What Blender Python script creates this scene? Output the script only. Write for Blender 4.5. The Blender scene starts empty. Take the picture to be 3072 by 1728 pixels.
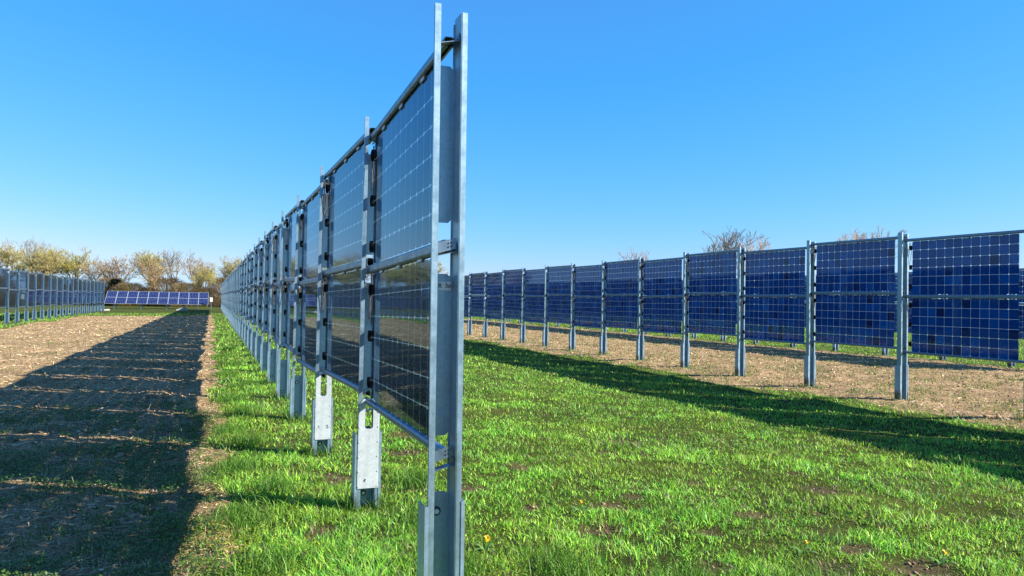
import bpy, math, random
import numpy as np
from mathutils import Vector, Matrix

sc = bpy.context.scene
col = sc.collection
random.seed(7)
rng = np.random.default_rng(11)

# ------------------------------------------------------------------ camera
EYE = 1.63
YAW, PITCH, ROLL = 0.3854, 0.0181, 0.0169
fw = Vector((math.sin(YAW) * math.cos(PITCH), math.cos(YAW) * math.cos(PITCH), math.sin(PITCH)))
r0 = Vector((math.cos(YAW), -math.sin(YAW), 0))
u0 = r0.cross(fw)
cr = math.cos(ROLL) * r0 + math.sin(ROLL) * u0
cu = math.cos(ROLL) * u0 - math.sin(ROLL) * r0
cam = bpy.data.cameras.new('camera')
cam.sensor_width = 36
cam.lens = 36 * 2214.8 / 3072
cam.clip_start = 0.05
cam.clip_end = 6000
cam_o = bpy.data.objects.new('camera', cam)
m = Matrix((cr, cu, -fw)).transposed().to_4x4()
m.translation = (0, 0, EYE)
cam_o.matrix_world = m
col.objects.link(cam_o)
sc.camera = cam_o

# ------------------------------------------------------------------ sky, sun, exposure
SUN_AZ, SUN_EL = math.radians(122), math.radians(29.3)
world = bpy.data.worlds.new('World')
sc.world = world
world.use_nodes = True
wn = world.node_tree
bg = wn.nodes['Background']
sky = wn.nodes.new('ShaderNodeTexSky')
sky.sky_type = 'NISHITA'
sky.sun_disc = False
sky.sun_elevation = SUN_EL
sky.sun_rotation = SUN_AZ
sky.dust_density = 0.1
sky.air_density = 1.0
sky.ozone_density = 5.0
sep = wn.nodes.new('ShaderNodeSeparateColor')
comb = wn.nodes.new('ShaderNodeCombineColor')
wn.links.new(sky.outputs[0], sep.inputs[0])
def wmath(op, a, b):
    k = wn.nodes.new('ShaderNodeMath')
    k.operation = op
    for q_, v_ in ((0, a), (1, b)):
        if isinstance(v_, (int, float)):
            k.inputs[q_].default_value = v_
        else:
            wn.links.new(v_, k.inputs[q_])
    return k.outputs[0]
# camera-like colour response of the clear sky: deep blue overhead, paler towards the horizon
ch = [wmath('MULTIPLY', wmath('POWER', sep.outputs[q_], p_), g_) for q_, p_, g_ in ((0, 1.45, .32), (1, .66, 1.29), (2, .4, 2.95))]
for q_, cap in ((1, 4.6), (2, 5.7)):          # the response saturates
    ch[q_] = wmath('MINIMUM', ch[q_], cap)
ch[0] = wmath('MAXIMUM', ch[0], .40)
ch[0] = wmath('MINIMUM', ch[0], wmath('MULTIPLY', ch[1], .72))
for q_ in range(3):
    wn.links.new(ch[q_], comb.inputs[q_])
wn.links.new(comb.outputs[0], bg.inputs[0])
bg.inputs[1].default_value = 0.074
sun = bpy.data.lights.new('sun', 'SUN')
sun.energy = 5.0
sun.angle = math.radians(0.53)
sun.color = (1.0, 0.93, 0.82)
sun_o = bpy.data.objects.new('sun', sun)
to_sun = Vector((math.sin(SUN_AZ) * math.cos(SUN_EL), math.cos(SUN_AZ) * math.cos(SUN_EL), math.sin(SUN_EL)))
sun_o.rotation_euler = to_sun.to_track_quat('Z', 'Y').to_euler()
sun_o.location = (8, -6, 12)
col.objects.link(sun_o)
vs = sc.view_settings
vs.view_transform = 'Standard'
vs.look = 'None'
vs.gamma = 1
vs.use_curve_mapping = False
vs.exposure = 1.4
sc.cycles.max_bounces = 8
sc.cycles.transparent_max_bounces = 24
sc.cycles.glossy_bounces = 4
sc.cycles.diffuse_bounces = 3
sc.cycles.use_denoising = True
sc.cycles.caustics_reflective = False
sc.cycles.caustics_refractive = False

# ------------------------------------------------------------------ helpers
def obj(name, mesh, parent=None, loc=None, rot=None):
    o = bpy.data.objects.new(name, mesh)
    col.objects.link(o)
    if parent is not None:
        o.parent = parent
    if loc is not None:
        o.location = loc
    if rot is not None:
        o.rotation_euler = rot
    return o

def tag(o, label, cat, group=None):
    o['label'] = label
    o['category'] = cat
    if group:
        o['group'] = group
    return o

ONES = ['', 'first', 'second', 'third', 'fourth', 'fifth', 'sixth', 'seventh', 'eighth', 'ninth', 'tenth', 'eleventh',
        'twelfth', 'thirteenth', 'fourteenth', 'fifteenth', 'sixteenth', 'seventeenth', 'eighteenth', 'nineteenth']
TENS = {2: ('twentieth', 'twenty'), 3: ('thirtieth', 'thirty'), 4: ('fortieth', 'forty')}
def nth(n):
    if n < 20:
        return ONES[n]
    t, u = divmod(n, 10)
    return TENS[t][0] if u == 0 else TENS[t][1] + '-' + ONES[u]

class MB:
    """collects boxes, tubes and prisms into one mesh"""
    def __init__(s):
        s.v, s.f, s.m = [], [], []
    def add(s, vs_, fs, mi=0):
        n = len(s.v)
        s.v += [tuple(p) for p in vs_]
        s.f += [tuple(i + n for i in f) for f in fs]
        s.m += [mi] * len(fs)
        return s
    def box(s, a, b, mi=0):
        x0, y0, z0 = a
        x1, y1, z1 = b
        s.add([(x0, y0, z0), (x1, y0, z0), (x1, y1, z0), (x0, y1, z0), (x0, y0, z1), (x1, y0, z1), (x1, y1, z1), (x0, y1, z1)],
              [(0, 3, 2, 1), (4, 5, 6, 7), (0, 1, 5, 4), (1, 2, 6, 5), (2, 3, 7, 6), (3, 0, 4, 7)], mi)
        return s
    def prism(s, poly, axis, a, b, mi=0, caps=True):
        """poly: 2D points, extruded along axis 'x','y','z' from a to b"""
        n = len(poly)
        def P(p, t):
            return {'x': (t, p[0], p[1]), 'y': (p[0], t, p[1]), 'z': (p[0], p[1], t)}[axis]
        vs_ = [P(p, a) for p in poly] + [P(p, b) for p in poly]
        fs = [(i, (i + 1) % n, n + (i + 1) % n, n + i) for i in range(n)]
        if caps:
            fs += [tuple(range(n))[::-1], tuple(range(n, 2 * n))]
        return s.add(vs_, fs, mi)
    def tube(s, pts, r, k=6, mi=0, caps=False):
        pts = [Vector(p) for p in pts]
        rs = r if isinstance(r, (list, tuple)) else [r] * len(pts)
        vs_, fs = [], []
        up = None
        for i, p in enumerate(pts):
            d = (pts[min(i + 1, len(pts) - 1)] - pts[max(i - 1, 0)]).normalized()
            if up is None:
                up = d.orthogonal().normalized()
            else:
                up = (up - up.dot(d) * d).normalized()
            w = d.cross(up)
            for j in range(k):
                a = 2 * math.pi * j / k
                vs_.append(p + (up * math.cos(a) + w * math.sin(a)) * rs[i])
        for i in range(len(pts) - 1):
            for j in range(k):
                fs.append((i * k + j, i * k + (j + 1) % k, (i + 1) * k + (j + 1) % k, (i + 1) * k + j))
        if caps:
            fs.append(tuple(range(k))[::-1])
            fs.append(tuple(range((len(pts) - 1) * k, len(pts) * k)))
        return s.add(vs_, fs, mi)
    def mesh(s, name, *mats, smooth=False):
        me = bpy.data.meshes.new(name)
        me.from_pydata(s.v, [], s.f)
        for mt in mats:
            me.materials.append(mt)
        if len(mats) > 1:
            me.polygons.foreach_set('material_index', s.m)
        if smooth:
            me.polygons.foreach_set('use_smooth', [True] * len(me.polygons))
        me.update()
        return me

def np_mesh(name, verts, faces_flat, loop_totals, mat, cols=None):
    me = bpy.data.meshes.new(name)
    nv, nf = len(verts), len(loop_totals)
    me.vertices.add(nv)
    me.vertices.foreach_set('co', np.asarray(verts, np.float32).ravel())
    me.loops.add(len(faces_flat))
    me.loops.foreach_set('vertex_index', np.asarray(faces_flat, np.int32))
    me.polygons.add(nf)
    st = np.concatenate([[0], np.cumsum(loop_totals)[:-1]]).astype(np.int32)
    me.polygons.foreach_set('loop_start', st)
    try:
        me.polygons.foreach_set('loop_total', np.asarray(loop_totals, np.int32))
    except Exception:
        pass
    if cols is not None:
        at = me.color_attributes.new('col', 'FLOAT_COLOR', 'POINT')
        c4 = np.ones((nv, 4), np.float32)
        c4[:, :3] = cols
        at.data.foreach_set('color', c4.ravel())
    me.materials.append(mat)
    me.update(calc_edges=True)
    me.validate()
    return me

def vnoise(x, y, scale, seed=0):
    x = np.asarray(x, float) / scale
    y = np.asarray(y, float) / scale
    xi, yi = np.floor(x).astype(np.int64), np.floor(y).astype(np.int64)
    fx, fy = x - xi, y - yi
    fx = fx * fx * (3 - 2 * fx)
    fy = fy * fy * (3 - 2 * fy)
    def h(a, b):
        n = (a * 374761393 + b * 668265263 + seed * 974634777) & 0xffffffff
        n = ((n ^ (n >> 13)) * 1274126177) & 0xffffffff
        return ((n ^ (n >> 16)) & 0xffff) / 65535.0
    return (h(xi, yi) * (1 - fx) + h(xi + 1, yi) * fx) * (1 - fy) + (h(xi, yi + 1) * (1 - fx) + h(xi + 1, yi + 1) * fx) * fy

# ------------------------------------------------------------------ materials
class N:
    def __init__(s, name):
        s.mat = bpy.data.materials.new(name)
        s.mat.use_nodes = True
        s.t = s.mat.node_tree
        s.b = s.t.nodes['Principled BSDF']
        s.out = s.t.nodes['Material Output']
    def n(s, ty, **kw):
        k = s.t.nodes.new(ty)
        for a, v in kw.items():
            setattr(k, a, v)
        return k
    def l(s, a, b):
        s.t.links.new(a, b)
    def noise(s, scale, detail=4, rough=.6, coord='Object', vec=None):
        k = s.n('ShaderNodeTexNoise')
        k.inputs['Scale'].default_value = scale
        k.inputs['Detail'].default_value = detail
        k.inputs['Roughness'].default_value = rough
        if vec is None:
            tc = s.n('ShaderNodeTexCoord')
            vec = tc.outputs[coord]
        s.l(vec, k.inputs['Vector'])
        return k.outputs['Fac']
    def ramp(s, fac, *stops):
        k = s.n('ShaderNodeValToRGB')
        e = k.color_ramp.elements
        while len(e) < len(stops):
            e.new(.5)
        for i, (p, c) in enumerate(stops):
            e[i].position = p
            e[i].color = tuple(c) + ((1,) if len(c) == 3 else ())
        s.l(fac, k.inputs['Fac'])
        return k.outputs['Color']
    def mix(s, fac, a, b, blend='MIX'):
        k = s.n('ShaderNodeMix', data_type='RGBA', blend_type=blend)
        for i, v in ((0, fac), (6, a), (7, b)):
            if isinstance(v, (int, float)):
                k.inputs[i].default_value = v
            elif isinstance(v, tuple):
                k.inputs[i].default_value = v + (1,)
            else:
                s.l(v, k.inputs[i])
        return k.outputs[2]
    def bump(s, h, strength, dist):
        k = s.n('ShaderNodeBump')
        k.inputs['Strength'].default_value = strength
        k.inputs['Distance'].default_value = dist
        s.l(h, k.inputs['Height'])
        s.l(k.outputs[0], s.b.inputs['Normal'])
    def set(s, **kw):
        for a, v in kw.items():
            s.b.inputs[a.replace('_', ' ')].default_value = v
        return s

def mat_galv(name, base, metal=.75, rough=.42, mud=False):
    q = N(name).set(Metallic=metal, Roughness=rough)
    f1 = q.noise(9, 6, .7)
    f2 = q.noise(60, 3, .6)
    c = q.ramp(f1, (.25, [b * .93 for b in base]), (.55, base), (.8, [min(1, b * 1.05) for b in base]))
    c2 = q.ramp(f2, (.3, (.93, .93, .94)), (.7, (1.03, 1.03, 1.03)))
    cc = q.mix(1.0, c, c2, 'MULTIPLY')
    # zinc spangle and dull run marks
    vo = q.n('ShaderNodeTexVoronoi')
    vo.inputs['Scale'].default_value = 70
    tc = q.n('ShaderNodeTexCoord')
    q.l(tc.outputs['Object'], vo.inputs['Vector'])
    bw = q.n('ShaderNodeRGBToBW')
    q.l(vo.outputs['Color'], bw.inputs[0])
    cc = q.mix(1.0, cc, q.ramp(bw.outputs[0], (.2, (.94, .945, .95)), (.8, (1.05, 1.05, 1.05))), 'MULTIPLY')
    mp = q.n('ShaderNodeMapping')
    mp.inputs['Scale'].default_value = (45, 45, 1.6)
    q.l(tc.outputs['Object'], mp.inputs[0])
    run = q.noise(1.0, 4, .6, vec=mp.outputs[0])
    cc = q.mix(1.0, cc, q.ramp(run, (.35, (.88, .89, .9)), (.6, (1.03, 1.03, 1.03))), 'MULTIPLY')
    if mud:
        sx = q.n('ShaderNodeSeparateXYZ')
        q.l(tc.outputs['Object'], sx.inputs[0])
        mr = q.n('ShaderNodeMapRange')
        mr.inputs[1].default_value = .03
        mr.inputs[2].default_value = .26
        mr.inputs[3].default_value = .72
        mr.inputs[4].default_value = -.2
        q.l(sx.outputs[2], mr.inputs[0])
        ms_ = q.n('ShaderNodeMath', operation='ADD')
        q.l(mr.outputs[0], ms_.inputs[0])
        q.l(q.noise(38, 5, .7), ms_.inputs[1])
        cc = q.mix(q.ramp(ms_.outputs[0], (.68, (0, 0, 0)), (.95, (.85, .85, .85))), cc, (.12, .085, .055))
    q.l(cc, q.b.inputs['Base Color'])
    r = q.ramp(f1, (.3, (rough - .1,) * 3), (.7, (rough + .12,) * 3))
    q.l(r, q.b.inputs['Roughness'])
    return q.mat

GALV = mat_galv('galvanized_steel', (.27, .395, .485), .8, .42)
GALV_DARK = mat_galv('weathered_steel', (.16, .23, .31), .8, .4)
GALV_FOOT = mat_galv('foot_steel', (.32, .44, .55), .7, .45, True)
PLATE = mat_galv('bright_zinc_plate', (.50, .54, .56), .3, .4)
def mat_plain(name, c, rough=.5, metal=0.0):
    q = N(name).set(Metallic=metal, Roughness=rough)
    f = q.noise(30, 4)
    q.l(q.ramp(f, (.3, [x * .85 for x in c]), (.7, [min(1, x * 1.1) for x in c])), q.b.inputs['Base Color'])
    return q.mat
BLACK = mat_plain('black_plastic', (.006, .006, .007), .65)
BLACK.node_tree.nodes['Principled BSDF'].inputs['Specular IOR Level'].default_value = .15
SIGN = mat_plain('enamel_sign', (.85, .88, .9), .4)
CABLE = mat_plain('cable_sheath', (.05, .05, .055), .55)
WHITE = mat_plain('white_sign', (.55, .58, .6), .5)
INK = mat_plain('black_ink', (.01, .01, .015), .6)
ALU = mat_plain('aluminium', (.45, .47, .5), .4, .5)
CONC = mat_plain('pale_concrete', (.36, .35, .31), .9)
BOLT = mat_plain('bolt_steel', (.7, .72, .74), .35, .5)
WASHER = mat_plain('dark_washer', (.05, .06, .075), .45, .6)

def mat_glass():
    q = N('module_glass')
    q.t.nodes.remove(q.b)
    tr = q.n('ShaderNodeBsdfTransparent')
    tr.inputs[0].default_value = (.93, .96, .97, 1)
    gl = q.n('ShaderNodeBsdfGlossy')
    gl.inputs['Roughness'].default_value = .03
    gl.inputs[0].default_value = (.55, .77, 1.0, 1)      # bluish anti-reflective coating
    fr = q.n('ShaderNodeFresnel')
    fr.inputs['IOR'].default_value = 1.45
    mx = q.n('ShaderNodeMixShader')
    gg = q.n('ShaderNodeNewGeometry')
    inv = q.n('ShaderNodeMath', operation='SUBTRACT')
    inv.inputs[0].default_value = 1
    q.l(gg.outputs['Backfacing'], inv.inputs[1])
    ml = q.n('ShaderNodeMath', operation='MULTIPLY')
    q.l(fr.outputs[0], ml.inputs[0])
    q.l(inv.outputs[0], ml.inputs[1])
    q.l(ml.outputs[0], mx.inputs[0])
    q.l(tr.outputs[0], mx.inputs[1])
    q.l(gl.outputs[0], mx.inputs[2])
    # a thin film of dust that scatters a little light
    df = q.n('ShaderNodeBsdfDiffuse')
    df.inputs[0].default_value = (.5, .5, .5, 1)
    m2 = q.n('ShaderNodeMixShader')
    dn = q.noise(3.5, 5, .65)
    dr = q.n('ShaderNodeMapRange')
    dr.inputs[1].default_value = .35
    dr.inputs[2].default_value = .8
    dr.inputs[3].default_value = .001
    dr.inputs[4].default_value = .006
    q.l(dn, dr.inputs[0])
    q.l(dr.outputs[0], m2.inputs[0])
    q.l(mx.outputs[0], m2.inputs[1])
    q.l(df.outputs[0], m2.inputs[2])
    q.l(m2.outputs[0], q.out.inputs['Surface'])
    return q.mat
GLASS = mat_glass()

def mat_strip():
    q = N('added_gap_film')  # film added in the clear gaps to block and scatter direct sun
    q.t.nodes.remove(q.b)
    tr = q.n('ShaderNodeBsdfTransparent')
    tl = q.n('ShaderNodeBsdfTranslucent')
    tl.inputs[0].default_value = (.16, .23, .30, 1)
    mx = q.n('ShaderNodeMixShader')
    mx.inputs[0].default_value = .85
    q.l(tr.outputs[0], mx.inputs[1])
    q.l(tl.outputs[0], mx.inputs[2])
    q.l(mx.outputs[0], q.out.inputs['Surface'])
    return q.mat
STRIP = mat_strip()

def mat_cell(name, dark, mid, light, metal=0.0, rough=.4, coat=False):
    q = N(name).set(Roughness=rough, Metallic=metal)
    q.b.inputs['Specular IOR Level'].default_value = .05
    g = q.n('ShaderNodeNewGeometry')
    oi = q.n('ShaderNodeObjectInfo')
    ad = q.n('ShaderNodeMath', operation='ADD')
    q.l(g.outputs['Random Per Island'], ad.inputs[0])
    q.l(oi.outputs['Random'], ad.inputs[1])
    fr = q.n('ShaderNodeMath', operation='FRACT')
    q.l(ad.outputs[0], fr.inputs[0])
    c = q.ramp(fr.outputs[0], (.0, dark), (.05, dark), (.12, mid), (.65, mid), (.95, light))
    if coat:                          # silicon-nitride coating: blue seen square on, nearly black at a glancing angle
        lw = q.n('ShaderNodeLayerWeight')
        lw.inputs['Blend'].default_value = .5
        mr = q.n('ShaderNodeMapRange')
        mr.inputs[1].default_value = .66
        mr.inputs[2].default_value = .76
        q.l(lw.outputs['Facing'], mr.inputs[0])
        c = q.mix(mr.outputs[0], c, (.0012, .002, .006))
    q.l(c, q.b.inputs['Base Color'])
    return q.mat
CELL = mat_cell('silicon_cell', (.0006, .018, .10), (.0008, .052, .22), (.001, .09, .33), 0, .5, True)
CELL_FRONT = mat_cell('silicon_cell_front', (.004, .004, .008), (.006, .006, .012), (.008, .009, .02), .5, .4)
POLY = mat_cell('blue_polycrystalline_cell', (.0015, .010, .06), (.002, .013, .075), (.0025, .017, .09))

def mat_attr(name, transl=.3, rough=.6, spec=.3):
    q = N(name).set(Roughness=rough)
    q.b.inputs['Specular IOR Level'].default_value = spec
    a = q.n('ShaderNodeAttribute', attribute_name='col')
    q.l(a.outputs['Color'], q.b.inputs['Base Color'])
    if transl > 0:
        t = q.n('ShaderNodeBsdfTranslucent')
        q.l(a.outputs['Color'], t.inputs[0])
        mx = q.n('ShaderNodeMixShader')
        mx.inputs[0].default_value = transl
        q.l(q.b.outputs[0], mx.inputs[1])
        q.l(t.outputs[0], mx.inputs[2])
        q.l(mx.outputs[0], q.out.inputs['Surface'])
    return q.mat
GRASS_M = mat_attr('grass_blade', .4, .5, .35)
STRAW_M = mat_attr('straw', .1, .7, .2)
LEAF_M = mat_attr('leaf', .4, .5, .35)
BARK_M = mat_attr('bark', 0, .9, .1)
SOIL_M = mat_attr('soil_clod', 0, .95, .05)

def mat_ground():
    q = N('field_soil').set(Roughness=.95)
    q.b.inputs['Specular IOR Level'].default_value = .1
    a = q.n('ShaderNodeAttribute', attribute_name='grass')
    geo = q.n('ShaderNodeNewGeometry')
    pos = geo.outputs['Position']
    nb = q.noise(.35, 5, .6, vec=pos)
    nm = q.noise(5, 6, .7, vec=pos)
    nf = q.noise(42, 5, .75, vec=pos)
    nff = q.noise(140, 3, .7, vec=pos)
    # stretched noise: litter lying about
    soil = q.ramp(nm, (.28, (.085, .052, .033)), (.5, (.20, .13, .082)), (.75, (.34, .23, .145)))
    lit = q.ramp(nf, (.42, (0, 0, 0)), (.62, (1, 1, 1)))
    straw = q.mix(lit, soil, (.62, .44, .24))
    straw = q.mix(q.ramp(nff, (.45, (0, 0, 0)), (.7, (.6, .6, .6))), straw, (.72, .55, .32))
    green_in = q.ramp(nb, (.54, (0, 0, 0)), (.68, (.5, .5, .5)))
    straw = q.mix(green_in, straw, (.16, .17, .05))
    gr = q.ramp(nf, (.25, (.018, .024, .008)), (.5, (.06, .085, .014)), (.75, (.17, .2, .03)))
    gr = q.mix(q.ramp(nm, (.52, (0, 0, 0)), (.72, (.55, .55, .55))), gr, (.14, .115, .06))
    gr = q.mix(q.ramp(nb, (.5, (0, 0, 0)), (.75, (.5, .5, .5))), gr, (.17, .2, .035))
    # ragged edge between the two
    rg = q.n('ShaderNodeMath', operation='ADD')
    q.l(a.outputs['Fac'], rg.inputs[0])
    s2 = q.n('ShaderNodeMath', operation='MULTIPLY_ADD')
    q.l(nf, s2.inputs[0])
    s2.inputs[1].default_value = .7
    s2.inputs[2].default_value = -.35
    q.l(s2.outputs[0], rg.inputs[1])
    fac = q.ramp(rg.outputs[0], (.38, (0, 0, 0)), (.62, (1, 1, 1)))
    ab = q.n('ShaderNodeAttribute', attribute_name='bare')
    soil2 = q.ramp(nf, (.3, (.05, .036, .024)), (.55, (.15, .108, .07)), (.75, (.34, .26, .16)))
    gr = q.mix(ab.outputs['Fac'], gr, soil2)
    damp = q.ramp(q.noise(.9, 4, .6, vec=pos), (.35, (.56, .54, .47)), (.62, (.90, .86, .79)))
    q.l(q.mix(1.0, q.mix(fac, straw, gr), damp, 'MULTIPLY'), q.b.inputs['Base Color'])
    hsum = q.n('ShaderNodeMath', operation='ADD')
    q.l(nf, hsum.inputs[0])
    q.l(nm, hsum.inputs[1])
    q.bump(hsum.outputs[0], .9, .03)
    return q.mat
GROUND_M = mat_ground()

# ------------------------------------------------------------------ ground
# bare or dry patches seen in the grass (x, y, radius)
PATCH = [(3.02, 5.2, .17), (3.3, 5.35, .13), (2.4, 5.35, .13), (2.62, 4.7, .2), (2.05, 6.0, .2), (1.62, 6.1, .14), (1.75, 5.75, .16),
         (4.1, 5.6, .16), (4.15, 3.35, .24), (3.55, 3.45, .2), (3.3, 4.35, .13), (4.0, 3.7, .16), (2.85, 3.75, .15), (3.95, 4.6, .16),
         (2.8, 6.6, .2), (1.9, 7.6, .25), (5.0, 5.0, .2), (2.2, 8.6, .25), (4.5, 7.5, .3), (0.75, 5.2, .16), (.72, 6.9, .2), (3.0, 9.6, .3)]

def base_z(x):
    return np.interp(x, [-30, -11, 1, 6.8, 9.0, 10.0, 11.2, 25], [-.07, -.07, .024, -.005, -.095, -.105, -.045, -.04])

def grass_mask(x, y):
    """1 on grass, 0 on straw stubble"""
    n1 = (vnoise(x, y, .9, 1) - .5) * .28 + (vnoise(x, y, .28, 2) - .5) * .22
    n2 = (vnoise(x, y, 2.2, 3) - .5) * 1.0 + (vnoise(x, y, .6, 4) - .5) * .5
    w = .12
    s_left = np.clip((.13 + n1 - x) / w + .5, 0, 1) * np.clip((x + 9.2 + n2 * .8) / .4 + .5, 0, 1) * np.clip((67 + n2 * 4 - y) / 2 + .5, 0, 1)
    s_right = np.clip((x - (10.6 + n2 * .8)) / .5 + .5, 0, 1) * np.clip((21.4 + n2 - x) / .4 + .5, 0, 1) * np.clip((74 + n2 * 4 - y) / 2 + .5, 0, 1)
    return 1 - np.clip(s_left + s_right, 0, 1)

def patch_mask(x, y):
    k = np.zeros_like(x)
    for px, py, pr in PATCH:
        d = np.hypot((x - px) / 1.25, y - py) / (pr * .55) + (vnoise(x, y, .09, 9) - .5) * .9
        k = np.maximum(k, np.clip(1.5 - d, 0, 1))
    big = vnoise(x, y, .5, 21) * .6 + vnoise(x, y, .17, 22) * .4
    k = np.maximum(k, np.clip((big - .83) / .08, 0, 1) * (x > .6))
    return k

def ground_z(x, y):
    x = np.asarray(x, float)
    y = np.asarray(y, float)
    r = np.hypot(x, y)
    z = base_z(x)
    a = np.clip((60 - r) / 40, 0, 1)
    z = z + a * ((vnoise(x, y, 1.3, 31) - .5) * .035 + (vnoise(x, y, .34, 32) - .5) * .024 + (vnoise(x, y, .11, 33) - .5) * .02)
    st = 1 - grass_mask(x, y)
    z = z + a * st * ((vnoise(x, y, .45, 36) - .5) * .03 + (vnoise(x, y, .2, 34) - .5) * .03 + (vnoise(x, y, .07, 35) - .5) * .022)
    z = z - a * .012 * patch_mask(x, y)
    return z

def lines(*seg):
    out = []
    for a, b, st in seg:
        out += list(np.arange(a, b - st * .3, st))
    return np.array(out + [seg[-1][1]])
gx = lines((-2500, -300, 700), (-300, -60, 60), (-60, -12, 2), (-12, -3.5, .3), (-3.5, 6.5, .055), (6.5, 13, .13), (13, 21, .2), (21, 30, .6), (30, 100, 7), (100, 400, 60), (400, 2500, 700))
gy = lines((-200, -20, 45), (-20, 0, 4), (0, 2.6, .2), (2.6, 9.5, .05), (9.5, 20, .11), (20, 45, .3), (45, 110, 1), (110, 200, 15), (200, 600, 100), (600, 4000, 850))
GX, GY = np.meshgrid(gx, gy)
GZ = ground_z(GX, GY)
nx, ny = len(gx), len(gy)
vv = np.stack([GX.ravel(), GY.ravel(), GZ.ravel()], 1)
ii = np.arange(nx * ny).reshape(ny, nx)
quads = np.stack([ii[:-1, :-1], ii[:-1, 1:], ii[1:, 1:], ii[1:, :-1]], -1).reshape(-1, 4)
gme = np_mesh('ground', vv, quads.ravel(), np.full(len(quads), 4), GROUND_M)
ga = gme.attributes.new('grass', 'FLOAT', 'POINT')
gm = grass_mask(GX.ravel(), GY.ravel())
ga.data.foreach_set('value', gm.astype(np.float32))
gb = gme.attributes.new('bare', 'FLOAT', 'POINT')
gb.data.foreach_set('value', (.75 * patch_mask(GX.ravel(), GY.ravel())).astype(np.float32))
gme.polygons.foreach_set('use_smooth', [True] * len(gme.polygons))
ground_o = obj('ground', gme)
ground_o['kind'] = 'structure'

def gz(x, y):
    return float(ground_z(np.array([x]), np.array([y]))[0])

# ------------------------------------------------------------------ parts of the panel rows
S = 2.21                                   # bay length
WID, DEP, LIP, TH = .112, .11, .027, .004  # omega post profile
TOPZ = 3.0                                 # post height above ground level of its row
W2 = WID / 2

def post_channel_mesh(name, mat):
    mb = MB()
    z0, z1 = -.35, TOPZ
    # flanges, outward lips, small stiffening returns
    for sx in (-1, 1):
        xo = sx * W2
        t = z1 + (.02 if sx < 0 else -.005)
        a, b = sorted((xo, xo - sx * TH))
        mb.box((a, 0, z0), (b, DEP, t))
        a, b = sorted((xo + sx * .0004, xo + sx * LIP))
        mb.box((a, -TH / 2, z0), (b, TH / 2, t))
        a, b = sorted((xo + sx * (LIP - .003), xo + sx * LIP))
        mb.box((a, TH / 2, z0), (b, .014, t))
        a, b = sorted((xo - sx * TH, xo - sx * .012))
        mb.box((a, DEP - TH, z0), (b, DEP, z1 - .03))
    # web plates between the cut-outs
    for a, b in ((z0, .64), (.915, 1.715), (1.97, 2.755)):
        c = .014
        x = W2 - .013
        mb.prism([(-x, a + c), (-x + c, a), (x - c, a), (x, a + c), (x, b - c), (x - c, b), (-x + c, b), (-x, b - c)], 'y', DEP - TH - .001, DEP - .001)
    return mb.mesh(name, mat)

def foot_mesh(name, mat, h=.6):
    mb = MB()
    ox, d0, d1, t = .1, -.006, .118, .005
    for sx in (-1, 1):
        a, b = sorted((sx * ox, sx * (ox - t)))
        hh = h + (.0 if sx < 0 else .012)
        mb.box((a, d0, -.35), (b, d1, hh))
        a, b = sorted((sx * (ox - t - .0004), sx * (ox - .018)))
        mb.box((a, d0, -.35), (b, d0 + t, hh))
    mb.box((-ox + t + .0004, d1 - t, -.35), (ox - t - .0004, d1, h - .03))
    return mb.mesh(name, mat)

def bolt_mesh(name):
    mb = MB()
    def disc(r, a, b, k):
        mb.prism([(r * math.cos(2 * math.pi * i / k), r * math.sin(2 * math.pi * i / k)) for i in range(k)], 'y', a, b)
    disc(.024, -.003, 0, 16)
    k0 = len(mb.f)
    disc(.013, -.0145, -.003, 6)
    mb.m = [0] * k0 + [1] * (len(mb.f) - k0)
    return mb.mesh(name, WASHER, BOLT)

def bracket_mesh(name):
    mb = MB()
    # sloping saddle plate between the flanges with two turned-up ears
    mb.add([(-.045, .02, -.032), (.045, .02, -.010), (.045, .075, -.010), (-.045, .075, -.032),
            (-.045, .02, -.028), (.045, .02, -.006), (.045, .075, -.006), (-.045, .075, -.028)],
           [(0, 3, 2, 1), (4, 5, 6, 7), (0, 1, 5, 4), (1, 2, 6, 5), (2, 3, 7, 6), (3, 0, 4, 7)])
    mb.box((-.049, .02, -.034), (-.0455, .075, .03))
    mb.box((.0455, .02, -.012), (.049, .075, .03))
    return mb.mesh(name, GALV_DARK)

def end_bracket_mesh(name):
    """slanted end plate with five punched holes"""
    mb = MB()
    xs_ = [-.045, .001, .009, .016, .024, .031, .039, .045]
    zs_ = [-.027, -.014, -.006, .004, .012, .027]
    holes = {(1, 3), (3, 3), (5, 3), (1, 1), (3, 1)}
    for i in range(7):
        for j in range(5):
            if (i, j) not in holes:
                n = len(mb.v)
                mb.box((xs_[i], .021, zs_[j]), (xs_[i + 1], .024, zs_[j + 1]))
                for q in range(n, len(mb.v)):
                    x_, y_, z_ = mb.v[q]
                    mb.v[q] = (x_, y_, z_ + .28 * x_)
    mb.box((-.0495, .021, -.045), (-.0455, .07, .02))
    return mb.mesh(name, GALV_DARK)

def plate_mesh(name):
    """cover plate with an upright window between two strips, shoulders cut off at a slant"""
    mb = MB()
    x, zb, zt, t = .08, .19, .87, .003
    y = -.0105
    xi, wb, wt = .03, .64, .83
    mb.box((-x, y, zb), (x, y + t, wb))
    for sx in (-1, 1):
        a, b = sx * xi, sx * x
        poly = [(a, wb), (b, wb), (b, zt - .05), (a + sx * .01, zt), (a, zt - .01)]
        if sx < 0:
            poly = poly[::-1]
        mb.prism(poly[::-1], 'y', y, y + t)
    mb.prism([(-xi, wb + .0003), (-xi + .012, wb + .0003), (-xi, wb + .012)], 'y', y, y + t)
    mb.prism([(xi, wb + .012), (xi - .012, wb + .0003), (xi, wb + .0003)], 'y', y, y + t)
    return mb.mesh(name, PLATE)

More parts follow.
